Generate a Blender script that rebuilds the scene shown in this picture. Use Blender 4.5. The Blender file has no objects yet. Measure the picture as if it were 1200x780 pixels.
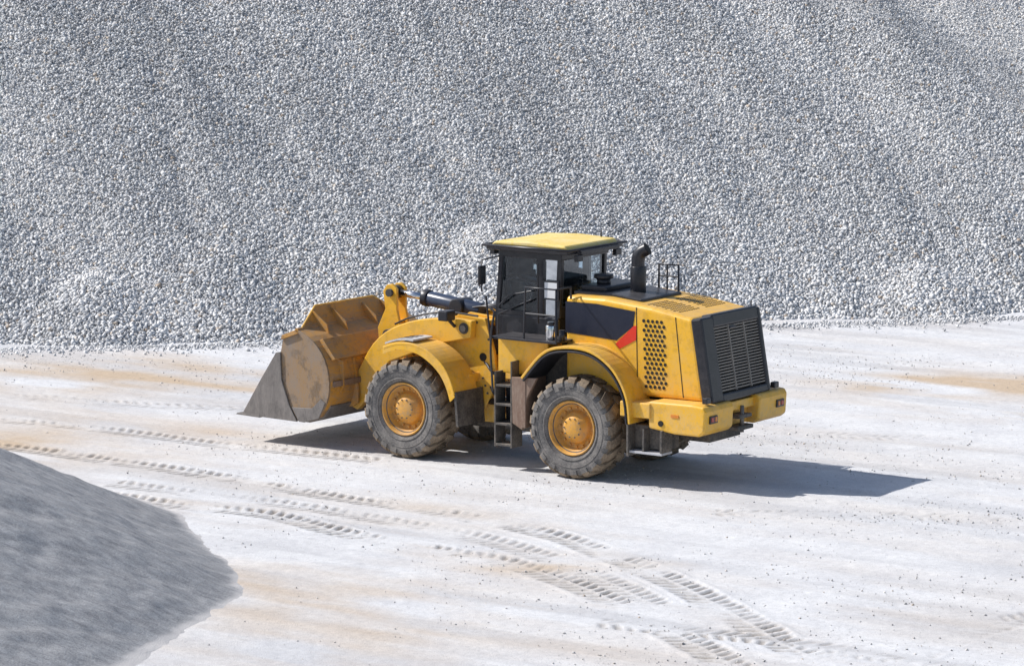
import bpy, bmesh, math, numpy as np
from mathutils import Vector, Matrix
R = math.radians
scene = bpy.context.scene
scene.view_settings.view_transform = 'Standard'
scene.view_settings.look = 'None'
scene.view_settings.exposure = 0

# ------------------------------------------------------------------ noise
_tabs = {}
def vnoise(x, y, seed=0):
    if seed not in _tabs:
        _tabs[seed] = np.random.RandomState(seed + 11).rand(256, 256)
    T = _tabs[seed]
    xf = np.floor(x); yf = np.floor(y)
    fx = x - xf; fy = y - yf
    fx = fx * fx * (3 - 2 * fx); fy = fy * fy * (3 - 2 * fy)
    xi = xf.astype(int) & 255; yi = yf.astype(int) & 255
    x1 = (xi + 1) & 255; y1 = (yi + 1) & 255
    return (T[xi, yi] * (1 - fx) + T[x1, yi] * fx) * (1 - fy) + (T[xi, y1] * (1 - fx) + T[x1, y1] * fx) * fy
def fbm(x, y, f=1.0, o=4, seed=0):
    a = 1.0; s = 0; n = 0
    for i in range(o):
        s = s + a * (vnoise(x * f + 17.3 * i + 100, y * f + 9.1 * i + 100, seed + i) - .5)
        n += a; a *= .5; f *= 2.03
    return s / n * 2
def sstep(a, b, x):
    t = np.clip((x - a) / (b - a), 0, 1)
    return t * t * (3 - 2 * t)

# ------------------------------------------------------------------ node helpers
def new_mat(name):
    m = bpy.data.materials.new(name); m.use_nodes = True
    nt = m.node_tree
    return m, nt, nt.nodes['Principled BSDF']
def N(nt, t, **k):
    n = nt.nodes.new(t)
    for a, b in k.items():
        setattr(n, a, b)
    return n
def noise(nt, scale, detail=4, rough=.6, coord='Object', vec=None):
    n = N(nt, 'ShaderNodeTexNoise')
    n.inputs['Scale'].default_value = scale
    n.inputs['Detail'].default_value = detail
    n.inputs['Roughness'].default_value = rough
    if vec is None:
        tc = N(nt, 'ShaderNodeTexCoord'); vec = tc.outputs[coord]
    nt.links.new(vec, n.inputs['Vector'])
    return n.outputs['Fac']
def ramp(nt, src, stops):
    r = N(nt, 'ShaderNodeValToRGB')
    el = r.color_ramp.elements
    while len(el) < len(stops):
        el.new(.5)
    for e, (p, c) in zip(el, stops):
        e.position = p
        e.color = (c, c, c, 1) if not hasattr(c, '__len__') else (*c, 1)
    nt.links.new(src, r.inputs['Fac'])
    return r.outputs['Color']
def mixc(nt, fac, a, b, blend='MIX'):
    m = N(nt, 'ShaderNodeMix', data_type='RGBA', blend_type=blend)
    for s, v in ((m.inputs[0], fac), (m.inputs[6], a), (m.inputs[7], b)):
        if hasattr(v, 'is_linked'):
            nt.links.new(v, s)
        elif hasattr(v, '__len__'):
            s.default_value = (*v, 1)
        else:
            s.default_value = v
    return m.outputs[2]
def attr(nt, name):
    a = N(nt, 'ShaderNodeAttribute'); a.attribute_name = name
    return a.outputs['Fac']
def bump(nt, bsdf, h, strength, dist):
    b = N(nt, 'ShaderNodeBump')
    b.inputs['Strength'].default_value = strength
    b.inputs['Distance'].default_value = dist
    nt.links.new(h, b.inputs['Height'])
    nt.links.new(b.outputs[0], bsdf.inputs['Normal'])

def dusty(name, col, rough=.4, dust=.5, dustcol=(.50, .43, .34), metallic=0, zdust=True, spec=.5, scale=3.0, stain=0.0, stretch=None, upd=0.0):
    m, nt, b = new_mat(name)
    vec = None
    if stretch:
        tc = N(nt, 'ShaderNodeTexCoord'); mp = N(nt, 'ShaderNodeMapping'); mp.inputs['Scale'].default_value = stretch
        nt.links.new(tc.outputs['Object'], mp.inputs[0]); vec = mp.outputs[0]
    f1 = ramp(nt, noise(nt, scale, 6, .7, vec=vec), [(.42, 0), (.70, 1)])
    f2 = ramp(nt, noise(nt, scale * 9, 4, .7, vec=vec), [(.40, 0), (.75, 1)])
    mul = mixc(nt, .5, f1, f2)
    if zdust:
        tc = N(nt, 'ShaderNodeTexCoord'); sx = N(nt, 'ShaderNodeSeparateXYZ')
        nt.links.new(tc.outputs['Object'], sx.inputs[0])
        mr = N(nt, 'ShaderNodeMapRange')
        mr.inputs['From Min'].default_value = .4; mr.inputs['From Max'].default_value = 2.6
        mr.inputs['To Min'].default_value = 1.0; mr.inputs['To Max'].default_value = .3
        nt.links.new(sx.outputs[2], mr.inputs['Value'])
        mul = mixc(nt, 1.0, mul, mr.outputs[0], 'MULTIPLY')
    mul = mixc(nt, 1.0, mul, (dust, dust, dust), 'MULTIPLY')
    base = col
    if stain > 0:
        g = ramp(nt, noise(nt, scale * 1.7, 5, .75), [(.50, 0), (.62, stain)])
        base = mixc(nt, g, col, tuple(c * .38 + .01 for c in col))
    c = mixc(nt, mul, base, dustcol)
    if upd > 0:   # dust settled on upward-facing metal
        ge = N(nt, 'ShaderNodeNewGeometry'); sz = N(nt, 'ShaderNodeSeparateXYZ')
        nt.links.new(ge.outputs['Normal'], sz.inputs[0])
        up_ = ramp(nt, sz.outputs[2], [(.45, 0), (.95, upd)])
        nz = ramp(nt, noise(nt, 5, 5, .7), [(.35, .25), (.65, 1)])
        c = mixc(nt, mixc(nt, 1.0, up_, nz, 'MULTIPLY'), c, dustcol)
    nt.links.new(c, b.inputs['Base Color'])
    rr = mixc(nt, mul, (rough,) * 3, (.9,) * 3)
    nt.links.new(rr, b.inputs['Roughness'])
    b.inputs['Metallic'].default_value = metallic
    b.inputs['Specular IOR Level'].default_value = spec
    return m

YEL = dusty('yellow_paint', (.88, .47, .018), .36, .8, (.56, .46, .33), stain=.28, upd=.30)
YELTOP = dusty('yellow_roof_paint', (.84, .60, .12), .45, .9, (.80, .72, .50), zdust=False)
ORG = dusty('orange_worn_paint', (.62, .29, .03), .55, 1.25, (.33, .25, .18), scale=1.6, stain=.75, stretch=(1, .6, 2.2), zdust=False, upd=.5)
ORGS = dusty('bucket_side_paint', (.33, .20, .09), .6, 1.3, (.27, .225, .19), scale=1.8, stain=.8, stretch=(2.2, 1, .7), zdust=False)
STEEL = dusty('worn_steel', (.17, .155, .145), .5, .9, (.38, .34, .31), metallic=0.2, scale=2.0, stretch=(3, 1, .6), stain=.5)
BLK = dusty('black_paint', (.012, .013, .02), .35, .28, (.30, .28, .27), upd=.22)
NAVY = dusty('black_decal', (.012, .016, .035), .3, .12, (.3, .3, .3))
NAVYC = dusty('cylinder_paint', (.03, .045, .085), .3, .2, (.4, .4, .4))
DGRY = dusty('dark_chassis', (.045, .043, .042), .7, .9, (.33, .28, .23), upd=.5)
BRN = dusty('rusty_panel', (.19, .115, .08), .6, .9, (.42, .34, .27), stretch=(1, 1, .4))
TIRE = dusty('tyre_sidewall', (.115, .11, .108), .9, 1.1, (.34, .315, .29), zdust=False, spec=.15, scale=4)
TREAD = dusty('tyre_tread', (.15, .115, .085), .9, 1.1, (.44, .345, .245), zdust=False, spec=.15, scale=4)
RIM = dusty('rim_paint', (.74, .35, .03), .5, 1.05, (.40, .29, .19), zdust=False, stain=.45, scale=4)
CHROME = dusty('chrome', (.7, .7, .72), .18, .1, metallic=1.0)
LGREY = dusty('light_grey_plate', (.55, .55, .57), .5, .5, (.25, .22, .2))
SLAT = dusty('grille_screen', (.19, .172, .155), .6, .9, (.36, .32, .27), zdust=False)
SCREEN = dusty('grille_mesh', (.07, .065, .06), .7, .7, (.2, .18, .16), zdust=False)
RED = dusty('red_decal', (.72, .035, .015), .35, .1)
REDL = dusty('red_lens', (.38, .02, .012), .2, .4)
WHT = dusty('white_label', (.75, .76, .78), .5, .2)
HOLE = dusty('hole_shade_black', (.010, .009, .008), .8, .1)  # near-black paints the shade inside holes; also colours the panel seams
SEAT = dusty('seat_fabric', (.03, .03, .035), .9, .2)
ORL = dusty('orange_lens', (.7, .22, .02), .2, .3)

def glass_mat():
    m = bpy.data.materials.new('tinted_glass'); m.use_nodes = True
    nt = m.node_tree; nt.nodes.clear()
    o = N(nt, 'ShaderNodeOutputMaterial'); mx = N(nt, 'ShaderNodeMixShader')
    t = N(nt, 'ShaderNodeBsdfTransparent'); t.inputs[0].default_value = (.66, .74, .78, 1)
    g = N(nt, 'ShaderNodeBsdfGlossy'); g.inputs['Roughness'].default_value = .03
    g.inputs['Color'].default_value = (.9, .95, 1, 1)
    lw = N(nt, 'ShaderNodeFresnel'); lw.inputs[0].default_value = 1.9
    nt.links.new(lw.outputs[0], mx.inputs[0])
    nt.links.new(t.outputs[0], mx.inputs[1]); nt.links.new(g.outputs[0], mx.inputs[2])
    nt.links.new(mx.outputs[0], o.inputs[0])
    return m
GLASS = glass_mat()

# ------------------------------------------------------------------ mesh helpers (machine coordinates: X fwd, Y left, Z up)
loader = bpy.data.objects.new('wheel_loader', None)
scene.collection.objects.link(loader)
loader.rotation_euler = (0, 0, R(145))

def obj(name, verts, faces, mat, bevel=0.0, smooth=False, parent=loader, seg=2, mats=None, fm=None):
    me = bpy.data.meshes.new(name)
    me.from_pydata([tuple(v) for v in verts], [], faces)
    bm = bmesh.new(); bm.from_mesh(me)
    bmesh.ops.recalc_face_normals(bm, faces=bm.faces)
    bm.to_mesh(me); bm.free()
    me.materials.append(mat)
    if mats:
        for mm in mats: me.materials.append(mm)
    if fm:
        for p, i in zip(me.polygons, fm): p.material_index = i
    ob = bpy.data.objects.new(name, me)
    scene.collection.objects.link(ob)
    ob.parent = parent
    if smooth:
        for p in me.polygons: p.use_smooth = True
    if bevel > 0:
        md = ob.modifiers.new('bev', 'BEVEL'); md.width = bevel; md.segments = seg
        md.limit_method = 'ANGLE'; md.angle_limit = R(35)
    return ob
def prism(name, pts, y0, y1, mat, bevel=.015, **k):
    n = len(pts)
    v = [(p[0], y0, p[1]) for p in pts] + [(p[0], y1, p[1]) for p in pts]
    f = [list(range(n)), list(range(2 * n - 1, n - 1, -1))]
    for i in range(n):
        j = (i + 1) % n
        f.append([i, j, j + n, i + n])
    return obj(name, v, f, mat, bevel, **k)
def box(name, x0, x1, y0, y1, z0, z1, mat, bevel=.012, **k):
    return prism(name, [(x0, z0), (x1, z0), (x1, z1), (x0, z1)], y0, y1, mat, bevel, **k)
def frame(d):
    d = Vector(d).normalized()
    a = Vector((0, 0, 1)) if abs(d.z) < .9 else Vector((1, 0, 0))
    u = d.cross(a).normalized(); w = d.cross(u).normalized()
    return d, u, w
def cyl(name, p0, p1, r, mat, r2=None, n=24, bevel=0.0, smooth=True):
    p0 = Vector(p0); p1 = Vector(p1); r2 = r if r2 is None else r2
    d, u, w = frame(p1 - p0)
    v = []
    for p, rr in ((p0, r), (p1, r2)):
        for i in range(n):
            a = 2 * math.pi * i / n
            v.append(p + u * math.cos(a) * rr + w * math.sin(a) * rr)
    f = [[i, (i + 1) % n, (i + 1) % n + n, i + n] for i in range(n)]
    f += [list(range(n)), list(range(n, 2 * n))]
    ob = obj(name, v, f, mat, bevel)
    if smooth:
        for p in ob.data.polygons:
            if len(p.vertices) == 4: p.use_smooth = True
    return ob
def tube(name, pts, r, mat, smooth=False):
    cu = bpy.data.curves.new(name, 'CURVE'); cu.dimensions = '3D'
    cu.bevel_depth = r; cu.bevel_resolution = 3; cu.use_fill_caps = True
    if smooth:
        sp = cu.splines.new('BEZIER'); sp.bezier_points.add(len(pts) - 1)
        for b, p in zip(sp.bezier_points, pts):
            b.co = p; b.handle_left_type = b.handle_right_type = 'AUTO'
    else:
        sp = cu.splines.new('POLY'); sp.points.add(len(pts) - 1)
        for b, p in zip(sp.points, pts): b.co = (*p, 1)
    cu.materials.append(mat)
    ob = bpy.data.objects.new(name, cu); scene.collection.objects.link(ob); ob.parent = loader
    return ob
def multi_discs(name, centers, normal, r, depth, mat, n=8):
    d, u, w = frame(normal)
    V = []; F = []
    for c in centers:
        c = Vector(c); b = len(V)
        for s in (-1, 1):
            for i in range(n):
                a = 2 * math.pi * i / n
                V.append(c + d * s * depth + u * math.cos(a) * r + w * math.sin(a) * r)
        F += [[b + i, b + (i + 1) % n, b + (i + 1) % n + n, b + i + n] for i in range(n)]
        F += [[b + i for i in range(n)], [b + n + i for i in range(n)]]
    return obj(name, V, F, mat)
def revolve(name, prof, c, mat, sgn=1, n=72):
    V = []; F = []
    m = len(prof)
    for i in range(n):
        a = 2 * math.pi * i / n
        for r, y in prof:
            V.append((c[0] + r * math.cos(a), c[1] + sgn * y, c[2] + r * math.sin(a)))
    for i in range(n):
        for j in range(m - 1):
            F.append([i * m + j, i * m + j + 1, ((i + 1) % n) * m + j + 1, ((i + 1) % n) * m + j])
    return obj(name, V, F, mat, smooth=True)

# ------------------------------------------------------------------ wheels
def wheel(tag, cx, cy, sgn, rot):
    c = (cx, cy, .862)
    half = [(.455, .20), (.47, .27), (.53, .315), (.62, .34), (.71, .345), (.77, .335), (.81, .305), (.822, .24), (.828, .12), (.828, 0)]
    prof = half + [(r, -y) for r, y in half[-2::-1]]
    t = revolve('tyre_' + tag, prof, c, TIRE, sgn, 80)
    t.data.materials.append(TREAD)
    for p in t.data.polygons:
        q = p.center; rr = math.hypot(q[0] - c[0], q[2] - c[2])
        if rr > .79: p.material_index = 1
    V = []; F = []; FM = []
    Nl = 21
    st = [(.015, .866, 0), (.13, .878, .03), (.24, .872, .075), (.315, .845, .10), (.358, .79, .108), (.366, .715, .108)]
    for side in (-1, 1):
        for k in range(Nl):
            th0 = 2 * math.pi * (k + (.5 if side > 0 else 0)) / Nl + rot
            base = len(V)
            w0 = 2 * math.pi / Nl * .33
            for (y, ro, sl) in st:
                ri = min(ro - .06, .82) if y < .33 else ro
                for (e, rr) in ((-1, ri), (1, ri), (1, ro), (-1, ro)):
                    a = th0 + e * w0 * (1 if y < .3 else .85) + sl * 1.5
                    V.append([c[0] + rr * math.cos(a), c[1] + side * y, c[2] + rr * math.sin(a)])
            for si in (4, 5):
                for q in (0, 1):
                    V[base + si * 4 + q][1] = c[1] + side * (st[si][0] - .05)
            ns = len(st)
            for s in range(ns - 1):
                for q in range(4):
                    a0 = base + s * 4 + q; a1 = base + s * 4 + (q + 1) % 4
                    F.append([a0, a1, a1 + 4, a0 + 4]); FM.append(0 if s < 4 else 1)
            F.append([base + i for i in range(4)]); FM.append(0)
            F.append([base + (ns - 1) * 4 + i for i in range(4)]); FM.append(1)
    obj('tread_lugs_' + tag, V, F, TREAD, bevel=.010, seg=1, mats=[TIRE], fm=FM)
    revolve('sidewall_ring_' + tag, [(.53, .31), (.535, .333), (.55, .337), (.56, .325)], c, TIRE, sgn, 64)
    revolve('sidewall_ring_outer_' + tag, [(.66, .338), (.665, .349), (.675, .35), (.68, .340)], c, TIRE, sgn, 64)
    revolve('rim_' + tag, [(.45, .18), (.475, .27), (.47, .30), (.455, .305), (.44, .29), (.425, .235), (.40, .22), (.385, .13), (.30, .10), (.29, .12), (.265, .15), (.255, .2), (.2, .215), (.19, .255), (.15, .27), (.0, .272)], c, RIM, sgn, 64)
    revolve('rim_gap_' + tag, [(.421, .2365), (.405, .2285)], c, DGRY, sgn, 64)
    multi_discs('wheel_nuts_' + tag, [(c[0] + .335 * math.cos(a), c[1] + sgn * .125, c[2] + .335 * math.sin(a)) for a in [2 * math.pi * i / 16 for i in range(16)]], (0, 1, 0), .02, .02, RIM, 6)
    multi_discs('hub_bolts_' + tag, [(c[0] + .165 * math.cos(a), c[1] + sgn * .268, c[2] + .165 * math.sin(a)) for a in [2 * math.pi * i / 10 for i in range(10)]], (0, 1, 0), .014, .012, DGRY, 6)
    cyl('axle_' + tag, (cx, cy - sgn * .9, .862), (cx, cy + sgn * .12, .862), .2, DGRY)
wheel('rear_left', 0, 1.11, 1, .1)
wheel('rear_right', 0, -1.11, -1, .3)
wheel('front_left', 3.55, 1.11, 1, .45)
wheel('front_right', 3.55, -1.11, -1, .2)

# ------------------------------------------------------------------ rear body
hp = [(.45, 1.5), (.45, 3.05), (-.35, 3.06), (-1.3, 2.97), (-2.12, 2.84), (-2.36, 1.45), (-1.2, 1.45)]
hood = prism('hood', hp, -.93, .93, YEL, .085, seg=4)
prism('hood_panel_seam', [(-1.02, 1.5), (-1.035, 1.5), (-1.0, 2.95), (-.985, 2.95)], .925, .934, HOLE, 0)
prism('hood_panel_seam_rear', [(-1.93, 1.5), (-1.945, 1.5), (-1.78, 2.84), (-1.765, 2.84)], .925, .934, HOLE, 0)
prism('hood_dark_decal', [(.44, 2.42), (.44, 2.95), (-.2, 2.95), (-.97, 2.88), (-.93, 2.62), (-.6, 2.36)], .92, .937, NAVY, 0)
prism('hood_red_stripe', [(-1.00, 2.64), (-.995, 2.40), (-.66, 2.22), (-.58, 2.30), (-.94, 2.63)], .92, .938, RED, 0)
holes = []
for r in range(15):
    for c_ in range(5):
        z = 1.63 + r * .079
        x = -1.14 - c_ * .088 - (.044 if r % 2 else 0) - (2.8 - z) * .05
        holes.append((x, .932, z))
multi_discs('side_vent_dark_discs', holes, (0, 1, 0), .031, .006, HOLE, 6)  # thin dark discs painted as shaded holes, panel not pierced
multi_discs('side_vent_dark_discs_right', [(x, -y, z) for x, y, z in holes], (0, 1, 0), .031, .006, HOLE, 6)
th = []
for r in range(9):
    for c_ in range(8):
        x = -1.12 - c_ * .085; y = .74 - r * .072 - (.036 if c_ % 2 else 0)
        z = 3.06 + (x + .35) * ((3.06 - 2.97) / .95) if x > -1.3 else 2.97 + (x + 1.3) * (.13 / .82)
        th.append((x, y, z + .001))
multi_discs('top_vent_dark_discs', th, (-.12, 0, 1), .024, .004, HOLE, 6)  # solid discs; the holes' shade is in their dark colour
multi_discs('top_vent_dark_discs_right', [(x, -y, z) for x, y, z in th], (-.12, 0, 1), .024, .004, HOLE, 6)
prism('hood_black_top', [(.46, 3.045), (.46, 3.10), (-.35, 3.105), (-.92, 3.05), (-.92, 2.99)], -.62, .66, BLK, .02)
box('hood_black_box', -.1, .43, -.6, .5, 3.09, 3.19, BLK, .03)
cyl('precleaner_stem', (.18, .15, 3.15), (.18, .15, 3.3), .12, BLK)
cyl('precleaner_cap', (.18, .15, 3.28), (.18, .15, 3.36), .17, BLK, bevel=.02)
cyl('exhaust_base', (-.44, .02, 3.06), (-.44, .02, 3.52), .135, BLK, bevel=.01)
tube('exhaust_elbow', [(-.44, .02, 3.45), (-.44, .02, 3.64), (-.48, .01, 3.75), (-.60, -.02, 3.83)], .115, BLK, True)
cyl('exhaust_mouth', (-.585, -.016, 3.82), (-.604, -.021, 3.833), .10, HOLE)
tube('hood_handrail', [(-.45, -.62, 3.05), (-.45, -.62, 3.5), (-.85, -.62, 3.5), (-.85, -.62, 3.02)], .02, BLK)
tube('hood_handrail_mid', [(-.45, -.62, 3.3), (-.85, -.62, 3.3)], .015, BLK)
tube('hood_handrail_post', [(-.62, -.62, 3.03), (-.62, -.62, 3.5)], .015, BLK)
def gpt(t, off):
    x = -2.36 + t * .24; z = 1.45 + t * 1.39
    return (x - off * .985, z + off * .17)
def gbar(name, t0, t1, y0, y1, o0, o1, mat, bev=.02):
    return prism(name, [gpt(t0, o0), gpt(t1, o0), gpt(t1, o1), gpt(t0, o1)], y0, y1, mat, bev)
gbar('grille_backing', .02, .99, -.9, .9, -.03, .04, SCREEN, .01)
gbar('grille_frame_left', -.02, 1.0, .58, .95, -.05, .17, BLK, .035)
gbar('grille_frame_right', -.02, 1.0, -.95, -.84, -.05, .17, BLK, .035)
gbar('grille_frame_top', .86, 1.02, -.86, .60, -.06, .165, BLK, .03)
gbar('grille_frame_bottom', -.03, .07, -.86, .60, -.06, .165, BLK, .03)
for i in range(22):
    t = .085 + i * .0353
    prism('grille_slat_%d' % i, [gpt(t, .07), gpt(t + .012, .07), gpt(t + .027, .14), gpt(t + .012, .14)], -.83, .57, SLAT, 0)
for y in (-.38, .11):
    gbar('grille_bar', .08, .86, y - .014, y + .014, .12, .15, SLAT, 0)
box('hood_handle', -2.33, -2.28, -.1, .1, 2.6, 2.64, BLK)
cwp = [(-1.5, 1.0), (-1.5, 1.45), (-2.35, 1.46), (-2.58, 1.44), (-2.62, 1.36), (-2.60, 1.02), (-2.5, .94), (-2.0, .94)]
prism('counterweight', cwp, .42, 1.33, YEL, .035, seg=3)
prism('counterweight_right', cwp, -1.33, -.42, YEL, .035, seg=3)
box('counterweight_core', -2.36, -1.5, -.43, .43, .95, 1.43, YEL, .02)
box('counterweight_mid', -2.5, -2.34, -.43, .43, 1.24, 1.40, YEL, .02)
box('hitch_lower', -2.60, -2.3, -.25, .25, .9, .97, DGRY)
box('hitch_upper', -2.60, -2.3, -.2, .2, 1.1, 1.16, DGRY)
cyl('hitch_pin', (-2.52, 0, .85), (-2.52, 0, 1.30), .035, STEEL)
box('chassis_rear', -2.2, .9, -.5, .5, .7, 1.5, DGRY, .02)
box('fender_bridge', -1.55, -.95, .9, 1.36, 1.16, 1.42, YEL, .02)
box('fender_bridge_right', -1.55, -.95, -1.36, -.9, 1.16, 1.42, YEL, .02)
for s in (1, -1):
    box('tail_lamp_housing_%d' % (s + 1), -2.64, -2.60, s * 1.08 - .12, s * 1.08 + .12, 1.15, 1.28, BLK, .01)
    box('tail_lamp_lens_%d' % (s + 1), -2.65, -2.635, s * 1.13 - .045, s * 1.13 + .045, 1.18, 1.26, REDL, .01)
    box('tail_reflector_%d' % (s + 1), -2.65, -2.635, s * 1.02 - .03, s * 1.02 + .03, 1.18, 1.26, ORL, .01)
    box('rear_flood_lamp_%d' % (s + 1), -2.55, -2.45, s * 1.1 - .07, s * 1.1 + .07, 1.47, 1.57, BLK, .015)
box('side_reflector', -2.1, -1.95, 1.325, 1.34, 1.22, 1.27, ORL, 0)
cyl('lift_eye', (-1.75, 1.32, 1.1), (-1.75, 1.345, 1.1), .05, HOLE)
box('battery_box', -1.75, -1.12, .75, 1.2, .62, 1.02, DGRY, .02)
box('rear_step_plate', -1.8, -1.1, 1.05, 1.38, .56, .60, LGREY, .005)
box('rear_step_riser', -1.45, -1.41, 1.05, 1.38, .60, .98, DGRY, .005)
box('rear_step_riser_back', -1.8, -1.76, 1.05, 1.38, .60, .98, DGRY, .005)
box('rear_mudflap', -1.16, -1.12, .85, 1.42, .5, 1.05, DGRY, .005)

# ------------------------------------------------------------------ fenders
def fender(name, pts, y0, y1, th, mat):
    inn = []
    n = len(pts)
    for i, p in enumerate(pts):
        a = Vector(pts[max(i - 1, 0)]); b = Vector(pts[min(i + 1, n - 1)])
        d = (b - a).normalized(); nn = Vector((-d.y, d.x))
        inn.append((p[0] + nn.x * th, p[1] + nn.y * th))
    return prism(name, list(pts) + inn[::-1], y0, y1, mat, .012)
def arc_refine(pts):
    out = []
    P = [Vector(p) for p in pts]
    P = [P[0] * 2 - P[1]] + P + [P[-1] * 2 - P[-2]]
    for i in range(1, len(P) - 2):
        for k in range(3):
            t = k / 3
            q = .5 * (2 * P[i] + (P[i + 1] - P[i - 1]) * t + (2 * P[i - 1] - 5 * P[i] + 4 * P[i + 1] - P[i + 2]) * t * t + (3 * P[i] - P[i - 1] - 3 * P[i + 1] + P[i + 2]) * t ** 3)
            out.append((q.x, q.y))
    out.append(tuple(P[-2]))
    return out
rf = arc_refine([(.98, 1.62), (.80, 1.83), (.62, 2.02), (.42, 2.15), (.15, 2.21), (-.2, 2.22), (-.5, 2.15), (-.78, 1.98), (-.98, 1.75), (-1.12, 1.45), (-1.17, 1.05)])
for s, tg in ((1, 'left'), (-1, 'right')):
    y0, y1 = sorted((s * .78, s * 1.46))
    fender('rear_fender_' + tg, rf, y0, y1, -.05, YEL)
    inner = [(x * .965, .87 + (z - .87) * .955) for x, z in rf]
    y0, y1 = sorted((s * .80, s * 1.475))
    fender('rear_fender_liner_' + tg, inner, y0, y1, -.035, BLK)
    y0, y1 = sorted((s * .70, s * .80))
    prism('fender_inner_wall_' + tg, [(1.0, 1.1)] + rf + [(-1.17, 1.05)], y0, y1, DGRY, 0)
prism('fender_shoulder', [(-.78, 1.5), (-.78, 2.02), (-1.0, 1.80), (-1.16, 1.45)], .8, .96, YEL, .01)
box('front_mud_panel', .92, 1.02, .82, 1.44, .78, 1.66, BRN, .01)
prism('side_mud_panel', [(.70, 1.66), (1.22, 1.64), (1.20, .84), (1.0, .74), (.90, 1.3)], 1.36, 1.43, BRN, .01)
box('hydraulic_tank', 1.03, 1.2, .4, 1.35, .8, 1.62, DGRY, .02)
for i, z in enumerate((.42, .78, 1.12, 1.45)):
    box('ladder_step_%d' % i, 1.24, 1.58, 1.12, 1.42, z, z + .04, DGRY, .005)
box('ladder_side_a', 1.22, 1.25, 1.1, 1.42, .40, 1.9, DGRY, .004)
box('ladder_side_b', 1.56, 1.59, 1.12, 1.42, .40, 1.7, DGRY, .004)
box('ladder_back', 1.25, 1.56, 1.08, 1.11, .75, 1.5, BLK, .004)
box('platform', .3, 1.66, .76, 1.42, 2.27, 2.31, BLK, .008)
prism('platform_support', [(1.0, 1.66), (1.66, 1.66), (1.66, 2.25), (.62, 2.25), (.62, 2.08)], .76, 1.2, YEL, .015)
tube('ladder_handrail', [(1.62, 1.42, 1.35), (1.64, 1.44, 2.3), (1.58, 1.42, 2.75)], .02, BLK, True)
tube('platform_rail', [(.32, 1.4, 2.3), (.32, 1.4, 3.2), (.95, 1.4, 3.2), (1.0, 1.38, 2.3)], .02, BLK)
tube('platform_rail_mid', [(.32, 1.4, 2.75), (.97, 1.39, 2.75)], .016, BLK)
tube('platform_rail_return', [(.32, 1.4, 3.2), (.32, .95, 3.2), (.32, .95, 3.0)], .02, BLK)
cyl('fender_lamp', (.55, 1.22, 2.31), (.55, 1.22, 2.56), .09, CHROME, bevel=.01)
cyl('fender_lamp_cap', (.55, 1.22, 2.56), (.55, 1.22, 2.62), .07, BLK, bevel=.01)
cyl('fender_filler', (.30, 1.25, 2.31), (.30, 1.25, 2.5), .055, BLK)

# ------------------------------------------------------------------ cab
cx0, cx1, cy = .72, 2.02, .74
prism('cab_lower', [(cx0, 2.02), (1.85, 2.02), (2.05, 2.2), (2.08, 2.62), (cx0, 2.62)], -cy, cy, BLK, .04)
box('cab_plinth', .6, 1.95, -.68, .68, 1.45, 2.02, YEL, .02)
def pillar(name, x, y, xt, yt, w=.085, d=.085, z0=2.6, z1=3.72):
    V = []
    for (X, Y, Z) in ((x, y, z0), (xt, yt, z1)):
        V += [(X - w / 2, Y - d / 2, Z), (X + w / 2, Y - d / 2, Z), (X + w / 2, Y + d / 2, Z), (X - w / 2, Y + d / 2, Z)]
    return obj(name, V, [[0, 1, 2, 3], [4, 5, 6, 7], [0, 1, 5, 4], [1, 2, 6, 5], [2, 3, 7, 6], [3, 0, 4, 7]], BLK, .012)
for s, tg in ((1, 'left'), (-1, 'right')):
    pillar('pillar_front_' + tg, 2.02, s * .68, 1.92, s * .70)
    pillar('pillar_mid_' + tg, 1.10, s * .70, 1.10, s * .70, .14)
    pillar('pillar_rear_' + tg, .76, s * .68, .72, s * .66, .10)
    y0 = s * .70
    obj('side_glass_front_' + tg, [(1.15, y0, 2.6), (2.0, y0, 2.6), (1.92, y0, 3.72), (1.15, y0, 3.72)], [[0, 1, 2, 3]], GLASS)
    obj('side_glass_rear_' + tg, [(.78, y0, 2.6), (1.1, y0, 2.6), (1.1, y0, 3.72), (.75, y0, 3.72)], [[0, 1, 2, 3]], GLASS)
obj('windscreen', [(2.03, -.66, 2.6), (2.03, .66, 2.6), (1.94, .67, 3.72), (1.94, -.67, 3.72)], [[0, 1, 2, 3]], GLASS)
obj('rear_glass', [(.735, -.64, 2.75), (.735, .64, 2.75), (.70, .63, 3.72), (.70, -.63, 3.72)], [[0, 1, 2, 3]], GLASS)
box('rear_sill', .70, .80, -.7, .7, 2.6, 2.8, BLK)
box('door_mid_rail', 1.15, 2.0, .715, .745, 2.60, 2.68, BLK, .005)
box('cab_header', .66, 1.98, -.74, .74, 3.60, 3.74, BLK, .02)
box('roof_base', .44, 2.16, -.86, .86, 3.72, 3.80, BLK, .03)
prism('roof_top', [(.50, 3.80), (.56, 3.87), (1.3, 3.90), (2.02, 3.87), (2.1, 3.80)], -.80, .80, YELTOP, .03)
tube('roof_rail', [(.40, -.90, 3.80), (2.2, -.90, 3.80), (2.2, .90, 3.80), (.40, .90, 3.80), (.40, -.90, 3.80)], .024, BLK)
box('roof_lip_rear', .34, .46, -.6, .6, 3.72, 3.79, BLK, .01)
for y in (-.6, .6):
    box('roof_work_lamp_rear', .36, .44, y - .09, y + .09, 3.60, 3.71, BLK, .01)
    box('roof_work_lamp_front', 2.1, 2.2, y - .09, y + .09, 3.62, 3.72, BLK, .01)
tube('beacon_mast', [(.8, -.7, 3.86), (.8, -.7, 4.0)], .012, BLK)
box('seat_base', 1.0, 1.5, -.25, .25, 2.62, 2.85, SEAT, .05)
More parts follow.
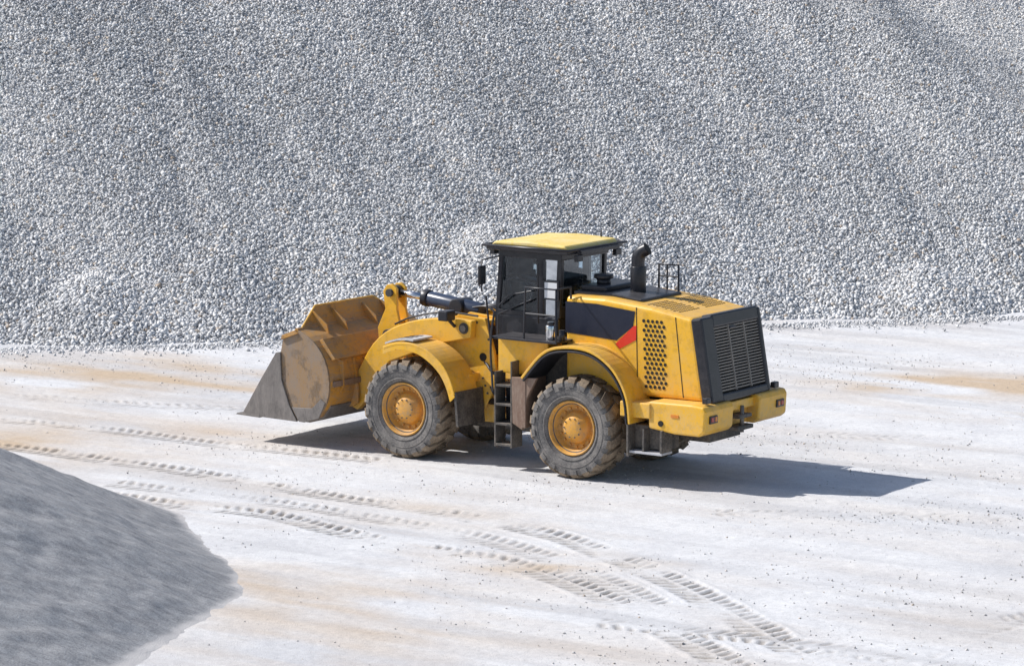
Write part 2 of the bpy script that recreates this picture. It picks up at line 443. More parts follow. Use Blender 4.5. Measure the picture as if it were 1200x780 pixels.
prism('seat_back', [(1.0, 2.8), (1.14, 2.8), (1.02, 3.35), (.9, 3.35)], -.24, .24, SEAT, .04)
box('seat_headrest', .9, 1.0, -.14, .14, 3.34, 3.5, SEAT, .03)
cyl('steering_column', (1.85, 0, 2.6), (1.68, 0, 3.0), .05, BLK)
bpy.ops.mesh.primitive_torus_add(major_radius=.19, minor_radius=.018, major_segments=32, minor_segments=8)
sw = bpy.context.object; sw.name = 'steering_wheel'; sw.parent = loader
sw.location = (1.67, 0, 3.02); sw.rotation_euler = (0, R(-25), 0); sw.data.materials.append(BLK)
box('console', 1.3, 1.75, -.6, -.32, 2.6, 2.95, BLK, .03)
box('rear_shelf', .78, .95, -.6, .6, 2.62, 2.85, BLK, .02)
box('window_label', .735, .99, .765, .770, 2.95, 3.22, WHT, 0)
box('label_bracket', .70, 1.02, .745, .765, 2.92, 3.25, BLK, 0)
tube('door_rail', [(1.10, .80, 2.5), (1.10, .82, 3.55)], .018, BLK)
tube('door_handle_rail', [(1.95, .76, 2.75), (1.7, .80, 2.95), (1.25, .78, 3.05)], .014, BLK)
tube('mirror_arm', [(1.98, .72, 3.6), (2.15, 1.0, 3.55), (2.15, 1.0, 3.0)], .015, BLK)
box('mirror', 2.12, 2.17, .9, 1.1, 3.12, 3.45, BLK, .02)
tube('mirror_arm_right', [(1.98, -.72, 3.6), (2.15, -1.05, 3.55), (2.15, -1.05, 3.0)], .015, BLK)
box('mirror_right', 2.12, 2.17, -1.15, -.95, 3.12, 3.45, BLK, .02)
tube('front_hand_rail', [(2.14, .75, 2.1), (2.2, .8, 2.9)], .018, BLK)
tube('lower_cab_rail', [(1.95, .78, 2.25), (1.95, .78, 2.6), (1.25, .78, 2.9)], .014, BLK)

# ------------------------------------------------------------------ articulation and front frame
box('hitch_block_rear', .85, 1.95, -.42, .42, .75, 1.42, YEL, .02)
cyl('articulation_pin', (1.9, 0, .6), (1.9, 0, 1.9), .12, DGRY)
box('articulation_plate_top', 1.6, 2.5, -.3, .3, 1.46, 1.56, YEL, .02)
box('articulation_plate_low', 1.6, 2.5, -.3, .3, .68, .78, YEL, .02)
box('belly_guard', .9, 3.0, -.35, .35, .5, .62, DGRY, .02)
cyl('steer_cylinder', (1.3, .62, 1.0), (2.4, .5, 1.0), .055, BLK)
prism('front_frame', [(2.25, .62), (2.25, 1.5), (2.5, 1.75), (4.1, 1.6), (4.35, 1.2), (4.2, .6)], -.48, .48, YEL, .03)
tw = [(2.12, 1.35), (2.2, 1.9), (2.38, 2.46), (2.95, 2.50), (3.35, 2.2), (3.7, 1.65), (3.5, 1.2), (2.4, .85)]
for s, tg in ((1, 'left'), (-1, 'right')):
    a, b = sorted((s * .50, s * .58)); prism('tower_plate_outer_' + tg, tw, a, b, YEL, .012)
    a, b = sorted((s * .20, s * .26)); prism('tower_plate_inner_' + tg, tw, a, b, YEL, .012)
    cyl('arm_pivot_' + tg, (2.72, s * .18, 2.28), (2.72, s * .76, 2.28), .10, DGRY, bevel=.01)
    cyl('arm_pivot_cap_' + tg, (2.72, s * .76, 2.28), (2.72, s * .78, 2.28), .06, STEEL)
    cyl('tower_hole_' + tg, (2.42, s * .575, 1.78), (2.42, s * .585, 1.78), .075, HOLE)
    multi_discs('tower_bolts_' + tg, [(2.32 + .05 * i, s * .582, 1.15 + .13 * i) for i in range(3)] + [(2.55, s * .582, 2.38), (2.3, s * .582, 2.1)], (0, 1, 0), .022, .01, DGRY, 6)
    cyl('lift_cylinder_' + tg, (2.55, s * .38, 1.15), (3.6, s * .38, 1.52), .085, YEL)
    cyl('lift_rod_' + tg, (3.6, s * .38, 1.52), (4.15, s * .38, 1.72), .05, CHROME)
    up = arc_refine([(2.55, 2.42), (3.0, 2.44), (3.7, 2.36), (4.3, 2.16), (4.72, 1.85), (5.02, 1.40), (5.28, .98)])
    lo = [(5.30, .70), (5.08, .62), (4.88, .82), (4.62, 1.25), (4.35, 1.56), (3.85, 1.74), (3.2, 1.98), (2.58, 2.12)]
    a, b = sorted((s * .585, s * .74)); prism('lift_arm_' + tg, up + lo, a, b, YEL, .02)
    cyl('bucket_pin_' + tg, (5.15, s * .55, .86), (5.15, s * .80, .86), .085, DGRY)
box('arm_cross_tube', 4.0, 4.4, -.6, .6, 1.75, 2.02, YEL, .06)
box('tower_cap', 2.35, 2.95, -.5, .5, 2.34, 2.42, YEL, .02)
box('valve_cover', 2.2, 2.5, -.3, .3, 1.8, 2.3, DGRY, .03)
for i in range(4):
    tube('hose_%d' % i, [(2.05, -.25 + i * .14, 1.6), (2.2, -.25 + i * .14, 2.0), (2.5, -.2 + i * .12, 2.55), (3.1, -.15 + i * .08, 2.55)], .022, BLK, True)
tube('hose_low_a', [(1.7, .45, 1.3), (2.0, .62, 1.1), (2.4, .5, 1.4)], .025, BLK, True)
tube('hose_low_b', [(1.7, .42, 1.5), (2.05, .66, 1.5), (2.4, .56, 1.7)], .025, BLK, True)
tube('hose_arm', [(2.5, .62, 2.5), (3.2, .66, 2.52), (3.9, .66, 2.38), (4.4, .5, 2.2)], .018, BLK, True)
lv = [(4.62, 2.78), (4.72, 2.86), (4.84, 2.84), (4.93, 2.72), (4.88, 2.40), (5.05, 2.05), (5.02, 1.75), (4.98, 1.55), (4.80, 1.28), (4.66, 1.32), (4.62, 1.7), (4.52, 2.0), (4.62, 2.4)]
for y in (-.16, .10):
    prism('tilt_lever_%s' % ('a' if y < 0 else 'b'), lv, y, y + .06, YEL, .012)
box('tilt_lever_web', 4.64, 4.86, -.1, .1, 1.7, 2.2, YEL, .02)
cyl('lever_top_pin', (4.76, -.22, 2.7), (4.76, .22, 2.7), .07, DGRY)
cyl('lever_mid_pin', (4.74, -.3, 1.95), (4.74, .3, 1.95), .10, DGRY)
cyl('tilt_cylinder', (2.85, 0, 2.50), (4.05, 0, 2.64), .135, NAVYC, bevel=.015)
cyl('tilt_cylinder_gland', (4.0, 0, 2.635), (4.12, 0, 2.65), .155, BLK, bevel=.01)
cyl('tilt_rod', (4.08, 0, 2.645), (4.72, 0, 2.70), .06, CHROME)
cyl('tilt_rod_eye', (4.76, -.09, 2.70), (4.76, .09, 2.70), .12, BLK)
cyl('tilt_trunnion', (3.3, -.2, 2.55), (3.3, .2, 2.55), .15, BLK, bevel=.02)
cyl('tilt_link', (4.8, 0, 1.38), (5.15, 0, 1.45), .08, YEL)
for s, tg in ((1, 'left'), (-1, 'right')):
    tube('headlamp_post_' + tg, [(2.9, s * .76, 2.3), (2.95, s * .9, 2.45)], .03, BLK)
    box('headlamp_' + tg, 2.86, 3.06, s * .92 - .13, s * .92 + .13, 2.42, 2.60, BLK, .02)
    box('headlamp_lens_' + tg, 3.055, 3.07, s * .92 - .11, s * .92 + .11, 2.44, 2.58, WHT, .005)
ff = arc_refine([(3.98, 1.94), (3.7, 2.03), (3.4, 2.05), (3.1, 1.99), (2.85, 1.86), (2.64, 1.68), (2.50, 1.45), (2.42, 1.22)])
for s, tg in ((1, 'left'), (-1, 'right')):
    a, b = sorted((s * .745, s * 1.44)); fender('front_fender_' + tg, ff[::-1], a, b, -.05, YEL)
    a, b = sorted((s * 1.405, s * 1.435))
    prism('front_fender_lip_' + tg, [(x, z - .04) for x, z in ff] + [(x + .10 * (i > 3), z - .13) for i, (x, z) in list(enumerate(ff))[::-1]], a, b, YEL, 0)
    a, b = sorted((s * .62, s * 1.42)); prism('front_mudflap_' + tg, [(2.40, 1.26), (2.45, 1.26), (2.40, .66), (2.35, .66)], a, b, DGRY, .004)
    box('fender_bracket_' + tg, 2.5, 2.75, *sorted((s * .5, s * .9)), 1.35, 1.5, YEL, .01)
def on_fender(x):
    xs = [p[0] for p in ff][::-1]; zs = [p[1] for p in ff][::-1]
    return float(np.interp(x, xs, zs))
px = [3.95, 3.82, 3.7, 3.58, 3.46, 3.34]
pl = [(x, on_fender(x) + .062) for x in px] + [(x, on_fender(x) + .03) for x in px[::-1]]
prism('fender_tread_plate', pl, .82, 1.40, LGREY, 0)
for k in range(3):
    mk = [(x, on_fender(x) + .068) for x in (3.82, 3.7, 3.58, 3.46)] + [(x, on_fender(x) + .055) for x in (3.46, 3.58, 3.7, 3.82)]
    prism('fender_plate_mark_%d' % k, mk, .92 + k * .15, 1.0 + k * .15, BLK, 0)

# ------------------------------------------------------------------ bucket
DZ = .07
def bz(pts, dx=0.0): return [(x + dx, z + DZ) for x, z in pts]
so = [(6.98, .42), (5.62, .40), (5.30, .50), (5.10, .78), (5.04, 1.15), (5.14, 1.55), (5.40, 1.86), (5.76, 2.05)]
si = [(5.78, 2.01), (5.44, 1.81), (5.20, 1.52), (5.11, 1.15), (5.16, .82), (5.34, .57), (5.64, .47), (6.98, .45)]
so_r = arc_refine(so[2:]); si_r = arc_refine(si[:6])
prism('bucket_shell', bz(so[:2] + so_r + si_r + si[6:]), -1.56, 1.56, ORG, .008)
sp = [(6.94, .43), (5.62, .41)] + so_r + [(6.06, 1.93), (6.14, 1.60), (6.50, 1.10)]
for s, tg in ((1, 'left'), (-1, 'right')):
    a, b = sorted((s * 1.56, s * 1.60)); prism('bucket_side_' + tg, bz(sp), a, b, ORGS, .008)
    a, b = sorted((s * 1.60, s * 1.635)); prism('bucket_side_cutter_' + tg, bz([(7.02, .41), (5.75, .39), (5.92, .66), (6.10, 1.12), (6.12, 1.62), (6.22, 1.60), (6.58, 1.08)]), a, b, STEEL, .008)
    a, b = sorted((s * 1.60, s * 1.622)); prism('bucket_heel_plate_' + tg, bz([(5.72, .395), (5.60, .39), (5.27, .49), (5.12, .78), (5.22, .84), (5.42, .66), (5.88, .64)]), a, b, STEEL, .006)
    for k in range(2):
        y = s * (.50 + k * .32)
        prism('bucket_hinge_%s_%d' % (tg, k), bz([(5.12, .62), (4.98, .70), (4.98, .92), (5.08, 1.5), (5.2, 1.6), (5.3, .6)]), y - .03, y + .03, ORG, .01)
    prism('side_rib_' + tg, bz([(5.72, 1.98), (5.80, 2.03), (6.08, 1.92), (6.10, 1.84)]), *sorted((s * 1.60, s * 1.64)), ORG, .006)
prism('bucket_cutting_edge', bz([(7.16, .40), (6.6, .385), (6.6, .425), (7.12, .43)]), -1.64, 1.64, STEEL, .005)
prism('bucket_wear_plate', bz([(6.5, .40), (6.5, .38), (5.6, .365), (5.28, .47), (5.12, .70), (5.14, .72), (5.31, .505), (5.62, .40)]), -1.45, 1.45, STEEL, .004)
def quadplate(name, pts, th, mat):
    pts = [Vector(p) for p in pts]
    n = (pts[1] - pts[0]).cross(pts[-1] - pts[0]).normalized() * th
    m_ = len(pts)
    V = [p + n for p in pts] + [p - n for p in pts]
    F = [list(range(m_)), list(range(m_, 2 * m_))] + [[i, (i + 1) % m_, (i + 1) % m_ + m_, i + m_] for i in range(m_)]
    return obj(name, V, F, mat, .006)
quadplate('bucket_spill_guard', [(5.76, 1.45, 2.10), (5.76, -1.45, 2.10), (5.94, -.85, 2.44), (5.94, .85, 2.44)], .018, ORG)
tube('bucket_guard_rim', [(5.77, 1.45, 2.12), (5.94, .85, 2.45), (5.94, -.85, 2.45), (5.77, -1.45, 2.12)], .02, YEL)
for y in (-1.0, -.45, .45, 1.0):
    prism('spill_gusset', [(5.50, 1.98), (5.76, 2.12), (5.90, 2.38), (5.83, 2.36), (5.55, 2.16)], y - .012, y + .012, ORG, 0)
tube('bucket_lip_bar', [(5.77, -1.60, 2.10), (5.77, 1.60, 2.10)], .04, ORG)
prism('bucket_back_rib', bz([(5.10, 1.52), (5.02, 1.56), (5.30, 1.90), (5.37, 1.86)]), -1.45, 1.45, ORG, .006)
prism('bucket_back_rib_low', bz([(5.05, 1.06), (4.99, 1.06), (4.99, 1.16), (5.05, 1.16)]), -1.50, 1.50, BRN, .006)
for y in (-1.3, 1.25):
    prism('bucket_back_gusset', bz([(5.08, .86), (4.98, 1.06), (5.0, 1.5), (5.16, 1.56), (5.2, 1.0)]), y - .015, y + .015, ORG, 0)
for y in (-.16, .10):
    prism('bucket_link_bracket', bz([(5.05, 1.2), (5.0, 1.5), (5.12, 1.62), (5.3, 1.75), (5.15, 1.1)]), y, y + .06, ORG, .01)

# ------------------------------------------------------------------ big gravel pile
P0 = np.array([-12.7, 14.1]); U = np.array([.9725, .2324]); Nn = np.array([-.2324, .9725])
SL = .57
def footd(s, d): return d + .55 * fbm(s, s * 0 + 3.3, .22, 3, 5) + .10 * fbm(s, s * 0 + 8.3, 1.3, 2, 8)
def pileh(s, d):
    dd = footd(s, d)
    h = SL * (np.sqrt(dd * dd + .03) + dd) / 2
    h = h + np.clip(dd, 0, 7) * .095 * fbm(s + .45 * d, d * .14, .20, 3, 21)
    h = h + .10 * fbm(s + .2 * d, d * .4, .8, 3, 31) * sstep(0, 1.5, dd)
    for (s0, d0, h0, k) in ((5.2, 3.6, 2.36, .57), (2.3, 2.6, 1.78, .55), (11.6, 3.6, 2.52, .58), (7.6, 1.8, 1.12, .53), (21.5, 2.0, 1.22, .55)):
        c = h0 - k * np.sqrt((s - s0) ** 2 + (d - d0) ** 2 + .2) + .05 * fbm(s, d, 1.2, 3, 41)
        w = .18
        h = (h + c + np.sqrt((h - c) ** 2 + w * w)) / 2 - w / 2
    top = 15.0 + fbm(s, d, .05, 2, 51)
    h = -np.log(np.exp(-np.clip(h, -5, 60) * 1.2) + np.exp(-top * 1.2)) / 1.2
    back = SL * (62 - d) + 1
    h = np.minimum(h, back)
    endf = np.minimum(.6 * (s + 62), .6 * (85 - s))
    return np.minimum(h, endf)

def grid_mesh(name, X, Y, Z, mat, attrs=None):
    ny, nx = X.shape
    me = bpy.data.meshes.new(name)
    co = np.stack([X, Y, Z], -1).reshape(-1, 3).astype(np.float32)
    me.vertices.add(nx * ny); me.vertices.foreach_set('co', co.ravel())
    i = np.arange(nx * ny).reshape(ny, nx)
    q = np.stack([i[:-1, :-1], i[:-1, 1:], i[1:, 1:], i[1:, :-1]], -1).reshape(-1, 4).astype(np.int32)
    nf = len(q)
    me.loops.add(nf * 4); me.loops.foreach_set('vertex_index', q.ravel())
    me.polygons.add(nf)
    me.polygons.foreach_set('loop_start', (np.arange(nf) * 4).astype(np.int32))
    me.polygons.foreach_set('use_smooth', np.ones(nf, bool))
    me.update(calc_edges=True)
    for k, v in (attrs or {}).items():
        a = me.attributes.new(k, 'FLOAT', 'POINT'); a.data.foreach_set('value', v.astype(np.float32).ravel())
    me.materials.append(mat)
    ob = bpy.data.objects.new(name, me); scene.collection.objects.link(ob)
    return ob
CF = np.array([[0, 3, 2, 1], [4, 5, 6, 7], [0, 1, 5, 4], [1, 2, 6, 5], [2, 3, 7, 6], [3, 0, 4, 7]])
CV = np.array([[-1, -1, -1], [1, -1, -1], [1, 1, -1], [-1, 1, -1], [-1, -1, 1], [1, -1, 1], [1, 1, 1], [-1, 1, 1]], float)
def stones_mesh(name, pos, size, tone, mat, rng, flat=.7):
    n = len(pos)
    sc = size[:, None] * (1 + rng.uniform(-.35, .35, (n, 3))) * .5
    sc[:, 2] *= flat
    v = CV[None] * .72 * (1 + rng.uniform(-.38, .38, (n, 8, 3))) * sc[:, None, :]
    q = rng.normal(size=(n, 4)); q /= np.linalg.norm(q, axis=1)[:, None]
    a, b, c, d = q.T
    M = np.stack([1 - 2 * (c * c + d * d), 2 * (b * c - a * d), 2 * (b * d + a * c),
                  2 * (b * c + a * d), 1 - 2 * (b * b + d * d), 2 * (c * d - a * b),
                  2 * (b * d - a * c), 2 * (c * d + a * b), 1 - 2 * (b * b + c * c)], -1).reshape(n, 3, 3)
    v = np.einsum('nij,nkj->nki', M, v) + pos[:, None, :]
    me = bpy.data.meshes.new(name)
    me.vertices.add(n * 8); me.vertices.foreach_set('co', v.astype(np.float32).ravel())
    f = (CF[None] + (np.arange(n) * 8)[:, None, None]).reshape(-1, 4).astype(np.int32)
    me.loops.add(len(f) * 4); me.loops.foreach_set('vertex_index', f.ravel())
    me.polygons.add(len(f)); me.polygons.foreach_set('loop_start', (np.arange(len(f)) * 4).astype(np.int32))
    me.update(calc_edges=True)
    at = me.attributes.new('tone', 'FLOAT', 'POINT'); at.data.foreach_set('value', np.repeat(tone, 8).astype(np.float32))
    me.materials.append(mat)
    ob = bpy.data.objects.new(name, me); scene.collection.objects.link(ob)
    return ob

def stone_mat(name, stops):
    m, nt, b = new_mat(name)
    c = ramp(nt, attr(nt, 'tone'), stops)
    nt.links.new(c, b.inputs['Base Color'])
    b.inputs['Roughness'].default_value = .95; b.inputs['Specular IOR Level'].default_value = .1
    return m
STONE = stone_mat('crushed_limestone', [(0, (.40, .40, .405)), (.28, (.58, .58, .585)), (.60, (.72, .72, .72)), (.86, (.83, .825, .82)), (.94, (.68, .61, .53)), (1, (.45, .37, .30))])
PEB = stone_mat('ground_pebble', [(0, (.33, .32, .32)), (.4, (.50, .49, .48)), (.8, (.68, .66, .63)), (1, (.48, .40, .32))])

m, nt, b = new_mat('pile_base')
vn = N(nt, 'ShaderNodeTexVoronoi'); vn.inputs['Scale'].default_value = 14
tc = N(nt, 'ShaderNodeTexCoord'); nt.links.new(tc.outputs['Object'], vn.inputs['Vector'])
c = ramp(nt, vn.outputs['Color'], [(0, (.46, .46, .46)), (.5, (.58, .58, .58)), (1, (.72, .71, .70))])
nt.links.new(c, b.inputs['Base Color']); b.inputs['Roughness'].default_value = .9
bump(nt, b, vn.outputs['Distance'], -1.0, .05)
PBASE = m
sg = np.concatenate([np.linspace(-61, -8, 90, endpoint=False), np.arange(-8, 34, .15), np.linspace(34, 84, 80)])
dg = np.concatenate([np.arange(-1.2, 20, .15), np.linspace(20, 62, 60)])
S, D = np.meshgrid(sg, dg)
H = pileh(S, D)
PX = P0[0] + S * U[0] + D * Nn[0]; PY = P0[1] + S * U[1] + D * Nn[1]
pile = bpy.data.objects.new('gravel_pile', None); scene.collection.objects.link(pile)
pb = grid_mesh('pile_body', PX, PY, H - .03 - .12 * sstep(.05, -.25, footd(S, D)), PBASE); pb.parent = pile
rng = np.random.RandomState(4)
cell = .055
ss = np.arange(-5.5, 31, cell); ds = np.arange(-.95, 16, cell)
A, B = np.meshgrid(ss, ds)
A = (A + rng.uniform(-.6, .6, A.shape) * cell).ravel(); B = (B + rng.uniform(-.6, .6, B.shape) * cell).ravel()
k = footd(A, B) > -.12
A = A[k]; B = B[k]
h = pileh(A, B)
q = (A - 21.8) * .76 + (B - 13) * .65 + .5 * fbm(A, B, .6, 3, 66)
fine = sstep(-.2, .5, q)
size = .042 + .042 * rng.rand(len(A)) ** 1.5 + .03 * (rng.rand(len(A)) > .96)
size *= (1.0 + .40 * sstep(5, 0, B)) * (1 - .25 * fine)
pos = np.stack([P0[0] + A * U[0] + B * Nn[0], P0[1] + A * U[1] + B * Nn[1], h + rng.uniform(-.018, .016, len(A))], -1)
big = fbm(A + .45 * B, B * .22, .5, 4, 61)
tone = np.clip((rng.rand(len(A)) - .5) * .92 + .47 + .36 * big - .16 * fine + .5 * fine * sstep(1.6, 2.6, q), 0, .88)
tn = rng.rand(len(A)); tone = np.where(tn > .955, .9 + .1 * rng.rand(len(A)), tone)
so_ = stones_mesh('pile_stones', pos, size, tone, STONE, rng, .8); so_.parent = pile
n = 7000
A = rng.uniform(-7, 33, n); B = -rng.exponential(.30, n)
B = B - (footd(A, B * 0))
pos = np.stack([P0[0] + A * U[0] + B * Nn[0], P0[1] + A * U[1] + B * Nn[1], np.full(n, .012)], -1)
st2 = stones_mesh('pile_loose_stones', pos, .028 + .05 * rng.rand(n) ** 2, rng.rand(n) * .9, STONE, rng); st2.parent = pile

# ------------------------------------------------------------------ ground sheet
def catmull(pts, step=.25):
    pts = [np.array(p, float) for p in pts]
    pts = [2 * pts[0] - pts[1]] + pts + [2 * pts[-1] - pts[-2]]
    out = []
    for i in range(1, len(pts) - 2):
        n = max(2, int(np.linalg.norm(pts[i + 1] - pts[i]) / step))
        for k in range(n):
            t = k / n
            out.append(.5 * ((2 * pts[i]) + (-pts[i - 1] + pts[i + 1]) * t + (2 * pts[i - 1] - 5 * pts[i] + 4 * pts[i + 1] - pts[i + 2]) * t * t + (-pts[i - 1] + 3 * pts[i] - 3 * pts[i + 1] + pts[i + 2]) * t ** 3))
    out.append(pts[-2])
    return np.array(out)
core = .034
gx = np.concatenate([-13 - np.geomspace(.1, 500, 60)[::-1], np.arange(-13, 11, core), 11 + np.geomspace(.1, 500, 60)])
gy = np.concatenate([-18 - np.geomspace(.1, 500, 60)[::-1], np.arange(-18, 17, core * 1.15), 17 + np.geomspace(.1, 600, 60)])
GX, GY = np.meshgrid(gx, gy)
def ground_low(x, y):
    return .05 * fbm(x, y, .13, 3, 71) * sstep(3.5, 7, np.hypot(x + 1.2, y - .9))
Z = ground_low(GX, GY)
ca, sa = math.cos(R(-34)), math.sin(R(-34))
UX = GX * ca + GY * sa; UY = -GX * sa + GY * ca
streak = fbm(UX * .18, UY * 1.6, 1.0, 4, 81)
streak2 = fbm(GX * .15, GY * 1.5, 1.0, 4, 85)
Z += .012 * streak + .010 * streak2 + .006 * fbm(GX, GY, 6, 3, 91)
tracks = [
    (1.0, [(-12, -.6), (-9.54, -1.9), (-7.52, -3.4), (-5.78, -4.4), (-4.48, -5.9), (-2.85, -7.3), (-1.81, -8.2), (-.58, -10.3), (.41, -12.8), (1.1, -14.8), (1.9, -18)]),
    (.9, [(-13, 3.2), (-10.97, 2.1), (-8.5, .35), (-6.6, -1.1), (-4.6, -3.0), (-2.9, -4.2), (-1.28, -5.9), (-.4, -7.4), (.75, -10), (1.75, -13.1), (2.3, -14.8), (3, -18)]),
    (.7, [(-13, 5.6), (-11.4, 5.0), (-9.2, 3.9), (-6.7, 2.1), (-4.2, .6)]),
    (.55, [(-13, 8.3), (-9, 7.0), (-5, 6.0)]),
    (.55, [(-8.5, -1.6), (-6, -3.2), (-3.8, -4.9), (-2.2, -6.4), (-.9, -8.4), (.2, -11)]),
    (.75, [(6.5, -17.5), (4.6, -15.6), (3.0, -14.2), (1.6, -13.2), (.3, -12.6), (-.6, -12.2)]),
    (.5, [(10, -9), (7.6, -10.3), (5.2, -12.0), (3.6, -14.0), (2.5, -17)]),
    (.45, [(10, -7.5), (7, -5.5), (4.5, -4.5), (1.5, -4.2)]),
    (.35, [(10, 4.5), (7, 3.2), (5, 3.0), (3.2, 3.6)]),
]
TRK = np.full(GX.shape, 9.0); AL = np.zeros(GX.shape); ST = np.zeros(GX.shape)
for stg, pts in tracks:
    P = catmull(pts); acc = 0
    for i in range(len(P) - 1):
        a = P[i]; b_ = P[i + 1]; L = np.linalg.norm(b_ - a)
        if L < 1e-6: continue
        u = (b_ - a) / L
        x0, x1 = min(a[0], b_[0]) - .6, max(a[0], b_[0]) + .6
        y0, y1 = min(a[1], b_[1]) - .6, max(a[1], b_[1]) + .6
        i0, i1 = np.searchsorted(gx, [x0, x1]); j0, j1 = np.searchsorted(gy, [y0, y1])
        if i1 <= i0 or j1 <= j0:
            acc += L; continue
        xx = GX[j0:j1, i0:i1] - a[0]; yy = GY[j0:j1, i0:i1] - a[1]
        al = xx * u[0] + yy * u[1]; la = -xx * u[1] + yy * u[0]
        ok = (al > -.03) & (al < L + .03) & (np.abs(la) < np.abs(TRK[j0:j1, i0:i1])) & (np.abs(la) < .6)
        TRK[j0:j1, i0:i1][ok] = la[ok]; AL[j0:j1, i0:i1][ok] = (al + acc)[ok]; ST[j0:j1, i0:i1][ok] = stg
        acc += L
lat = np.abs(TRK)
patchy = np.clip(.66 + 1.6 * fbm(GX, GY, .6, 3, 101) + 1.0 * fbm(GX, GY, 2.8, 3, 105), 0, 1)
wv = .05 * fbm(GX, GY, 4, 2, 107)
inside = sstep(.34, .26, lat + wv) * ST * patchy
ph = (AL + .50 * lat + .035 * fbm(GX, GY, 3, 2, 109)) / .215 + np.where(TRK > 0, .5, 0)
bar = sstep(-.15, .5, np.cos(2 * np.pi * ph)) * sstep(.02, .06, lat)
Z += inside * (-.036 * bar + .004)
Z += .014 * ST * patchy * np.exp(-((lat - .37) / .06) ** 2)
def ell(cx, cy_, rx, ry):
    return np.exp(-(((GX - cx) / rx) ** 2 + ((GY - cy_) / ry) ** 2))
nz1 = fbm(GX, GY, .45, 4, 111); nz2 = fbm(UX * .3, UY * 1.3, .9, 4, 121)
tan_ = 1.2 * ell(6.9, 9.2, 2.4, 1.5) + .8 * ell(7.9, 5.4, 1.8, .8) + .35 * ell(-4.6, -11.5, 2.4, 5) + .6 * ell(-9.5, 10.5, 4.5, 2.5) + .5 * ell(-10, 3, 4, 2.5) + .15 * ell(0, -12, 5, 3) + .4 * ell(-3, 9, 4, 2)
for i, w_ in ((0, 1.2), (1, .35)):
    P = catmull(tracks[i][1], .5)
    for p in P[::2]:
        if p[1] > -9: tan_ += w_ * .38 * ell(p[0], p[1] + .1, .8, .35)
tan_ = np.clip(tan_ * (1 + 1.4 * nz1 + 1.3 * nz2) + .02 + .28 * nz2, 0, 1)
damp = np.clip(inside * (.25 + .75 * bar), 0, 1)
m, nt, b = new_mat('limestone_dust_ground')
n1 = noise(nt, .8, 6, .65); n2 = noise(nt, 9, 5, .7); n3 = noise(nt, 60, 2, .7)
white = mixc(nt, ramp(nt, n1, [(.35, 0), (.65, 1)]), (.685, .685, .70), (.79, .79, .795))
white = mixc(nt, ramp(nt, attr(nt, 'streak'), [(.25, .6), (.55, 0)]), white, (.56, .56, .575))
white = mixc(nt, attr(nt, 'tan'), white, (.60, .475, .35))
white = mixc(nt, attr(nt, 'damp'), white, (.30, .255, .21))
white = mixc(nt, 1.0, white, ramp(nt, n2, [(.3, .86), (.62, 1.0)]), 'MULTIPLY')
white = mixc(nt, 1.0, white, ramp(nt, n3, [(.32, .74), (.5, 1.0)]), 'MULTIPLY')
nt.links.new(white, b.inputs['Base Color']); b.inputs['Roughness'].default_value = .92
b.inputs['Specular IOR Level'].default_value = .15
bump(nt, b, mixc(nt, .35, n3, n2), .7, .022)
grid_mesh('ground', GX, GY, Z, m, {'tan': tan_, 'damp': damp * .85, 'streak': np.clip(streak * .7 + .5, 0, 1)})

n = 36000
x = rng.uniform(-12.5, 10.5, n); y = rng.uniform(-17, 15, n)
dens = np.clip(.22 + 1.3 * fbm(x, y, .4, 3, 131) + .35 * sstep(0, 8, x), .03, 1)
k = rng.rand(n) < dens; x = x[k]; y = y[k]; n = len(x)
pos = np.stack([x, y, ground_low(x, y) + .003], -1)
stones_mesh('ground_gravel', pos, .010 + .03 * rng.rand(n) ** 4, rng.rand(n), PEB, rng, .6)

# ------------------------------------------------------------------ grey sand mound, foreground left
m, nt, b = new_mat('grey_sand')
tc = N(nt, 'ShaderNodeTexCoord')
mp = N(nt, 'ShaderNodeMapping'); mp.inputs['Scale'].default_value = (1.0, 5, 5); mp.inputs['Rotation'].default_value = (0, 0, R(28))
nt.links.new(tc.outputs['Object'], mp.inputs[0])
s1 = noise(nt, 1.4, 7, .75, vec=mp.outputs[0]); s2 = noise(nt, 38, 3, .8)
c = mixc(nt, ramp(nt, s1, [(.35, 0), (.66, 1)]), (.33, .33, .34), (.56, .56, .565))
c = mixc(nt, 1.0, c, ramp(nt, s2, [(.3, .62), (.6, 1.0)]), 'MULTIPLY')
c = mixc(nt, attr(nt, 'foot'), c, (.60, .58, .57))
nt.links.new(c, b.inputs['Base Color']); b.inputs['Roughness'].default_value = .95; b.inputs['Specular IOR Level'].default_value = .1
bump(nt, b, mixc(nt, .5, s1, s2), .9, .035)
ax = np.arange(-27, -3.5, .06); ay = np.arange(-23, 3, .06)
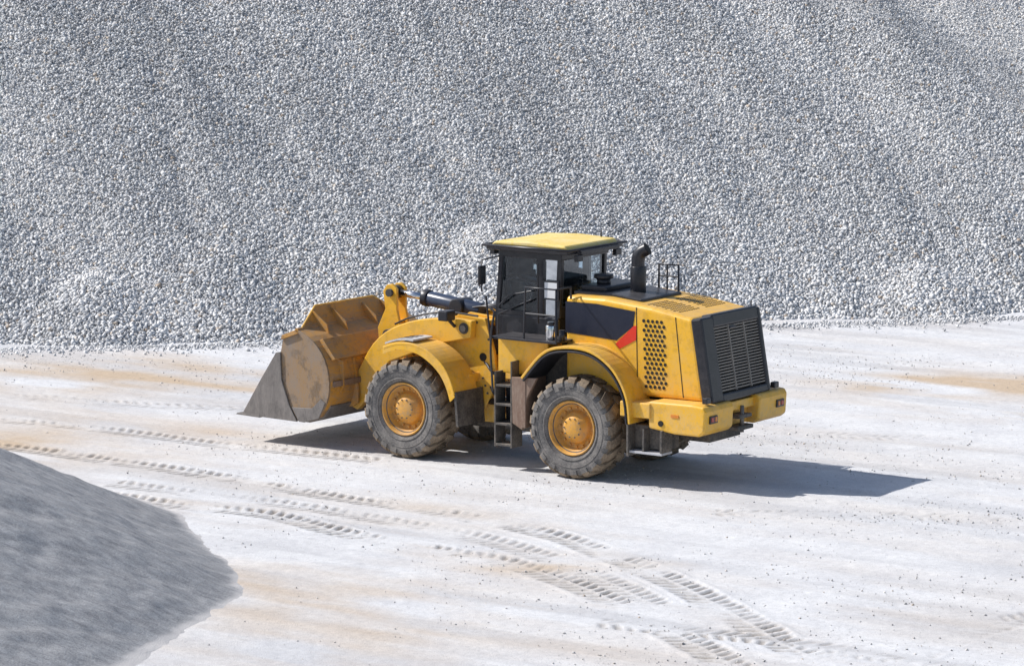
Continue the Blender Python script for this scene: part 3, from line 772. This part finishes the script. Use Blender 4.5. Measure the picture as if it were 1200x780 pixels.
MX, MY = np.meshgrid(ax, ay)
rr = np.hypot(MX + 15.4, (MY + 10.0) * .88)
ang = np.arctan2(MY + 10.0, MX + 15.4)
R0 = 9.35 + .35 * fbm(ang * 3, rr * 0, 1.0, 3, 141) + .06 * fbm(MX, MY, 3, 3, 143)
dd = R0 - rr
mh = .47 * (np.sqrt(dd * dd + .03) + dd) / 2
mh = np.minimum(mh, 4.2 - .01 * rr ** 2) + .05 * fbm(MX, MY, .7, 4, 151) * sstep(0, 1, dd)
sstk = fbm(MX * .82 + MY * .57, (MY * .82 - MX * .57) * 5, .5, 4, 155)
mh = mh + .04 * sstk * sstep(0, .6, dd) + .012 * fbm(MX, MY, 5, 3, 157)
mh = mh - .09 * sstep(.0, -.5, dd) - .01
grid_mesh('sand_mound', MX, MY, mh, m, {'foot': sstep(.10, -.04, dd + .10 * fbm(MX, MY, 3, 3, 161))})

# ------------------------------------------------------------------ light
s = Vector((-.702, .189, .688)).normalized()
w = bpy.data.worlds.new('World'); scene.world = w; w.use_nodes = True
nt = w.node_tree; bg = nt.nodes['Background']
sky = nt.nodes.new('ShaderNodeTexSky'); sky.sky_type = 'NISHITA'; sky.sun_disc = False
sky.sun_elevation = math.asin(s.z); sky.sun_rotation = math.atan2(s.x, s.y) % (2 * math.pi)
sky.air_density = 1.0; sky.dust_density = 1.2
nt.links.new(sky.outputs[0], bg.inputs[0]); bg.inputs[1].default_value = .115
sun = bpy.data.lights.new('sun', 'SUN'); sun.energy = 5.0; sun.angle = R(.5); sun.color = (1, .965, .92)
so = bpy.data.objects.new('sun', sun); scene.collection.objects.link(so)
so.rotation_euler = s.to_track_quat('Z', 'Y').to_euler()

# ------------------------------------------------------------------ camera
cam = bpy.data.cameras.new('camera'); co = bpy.data.objects.new('camera', cam); scene.collection.objects.link(co)
co.location = (-1.81, -59.35, 10.61); co.rotation_euler = (R(90 - 7.94), 0, 0)
cam.lens = 122.4; cam.sensor_width = 36; cam.clip_end = 2000; cam.clip_start = .5
scene.camera = co
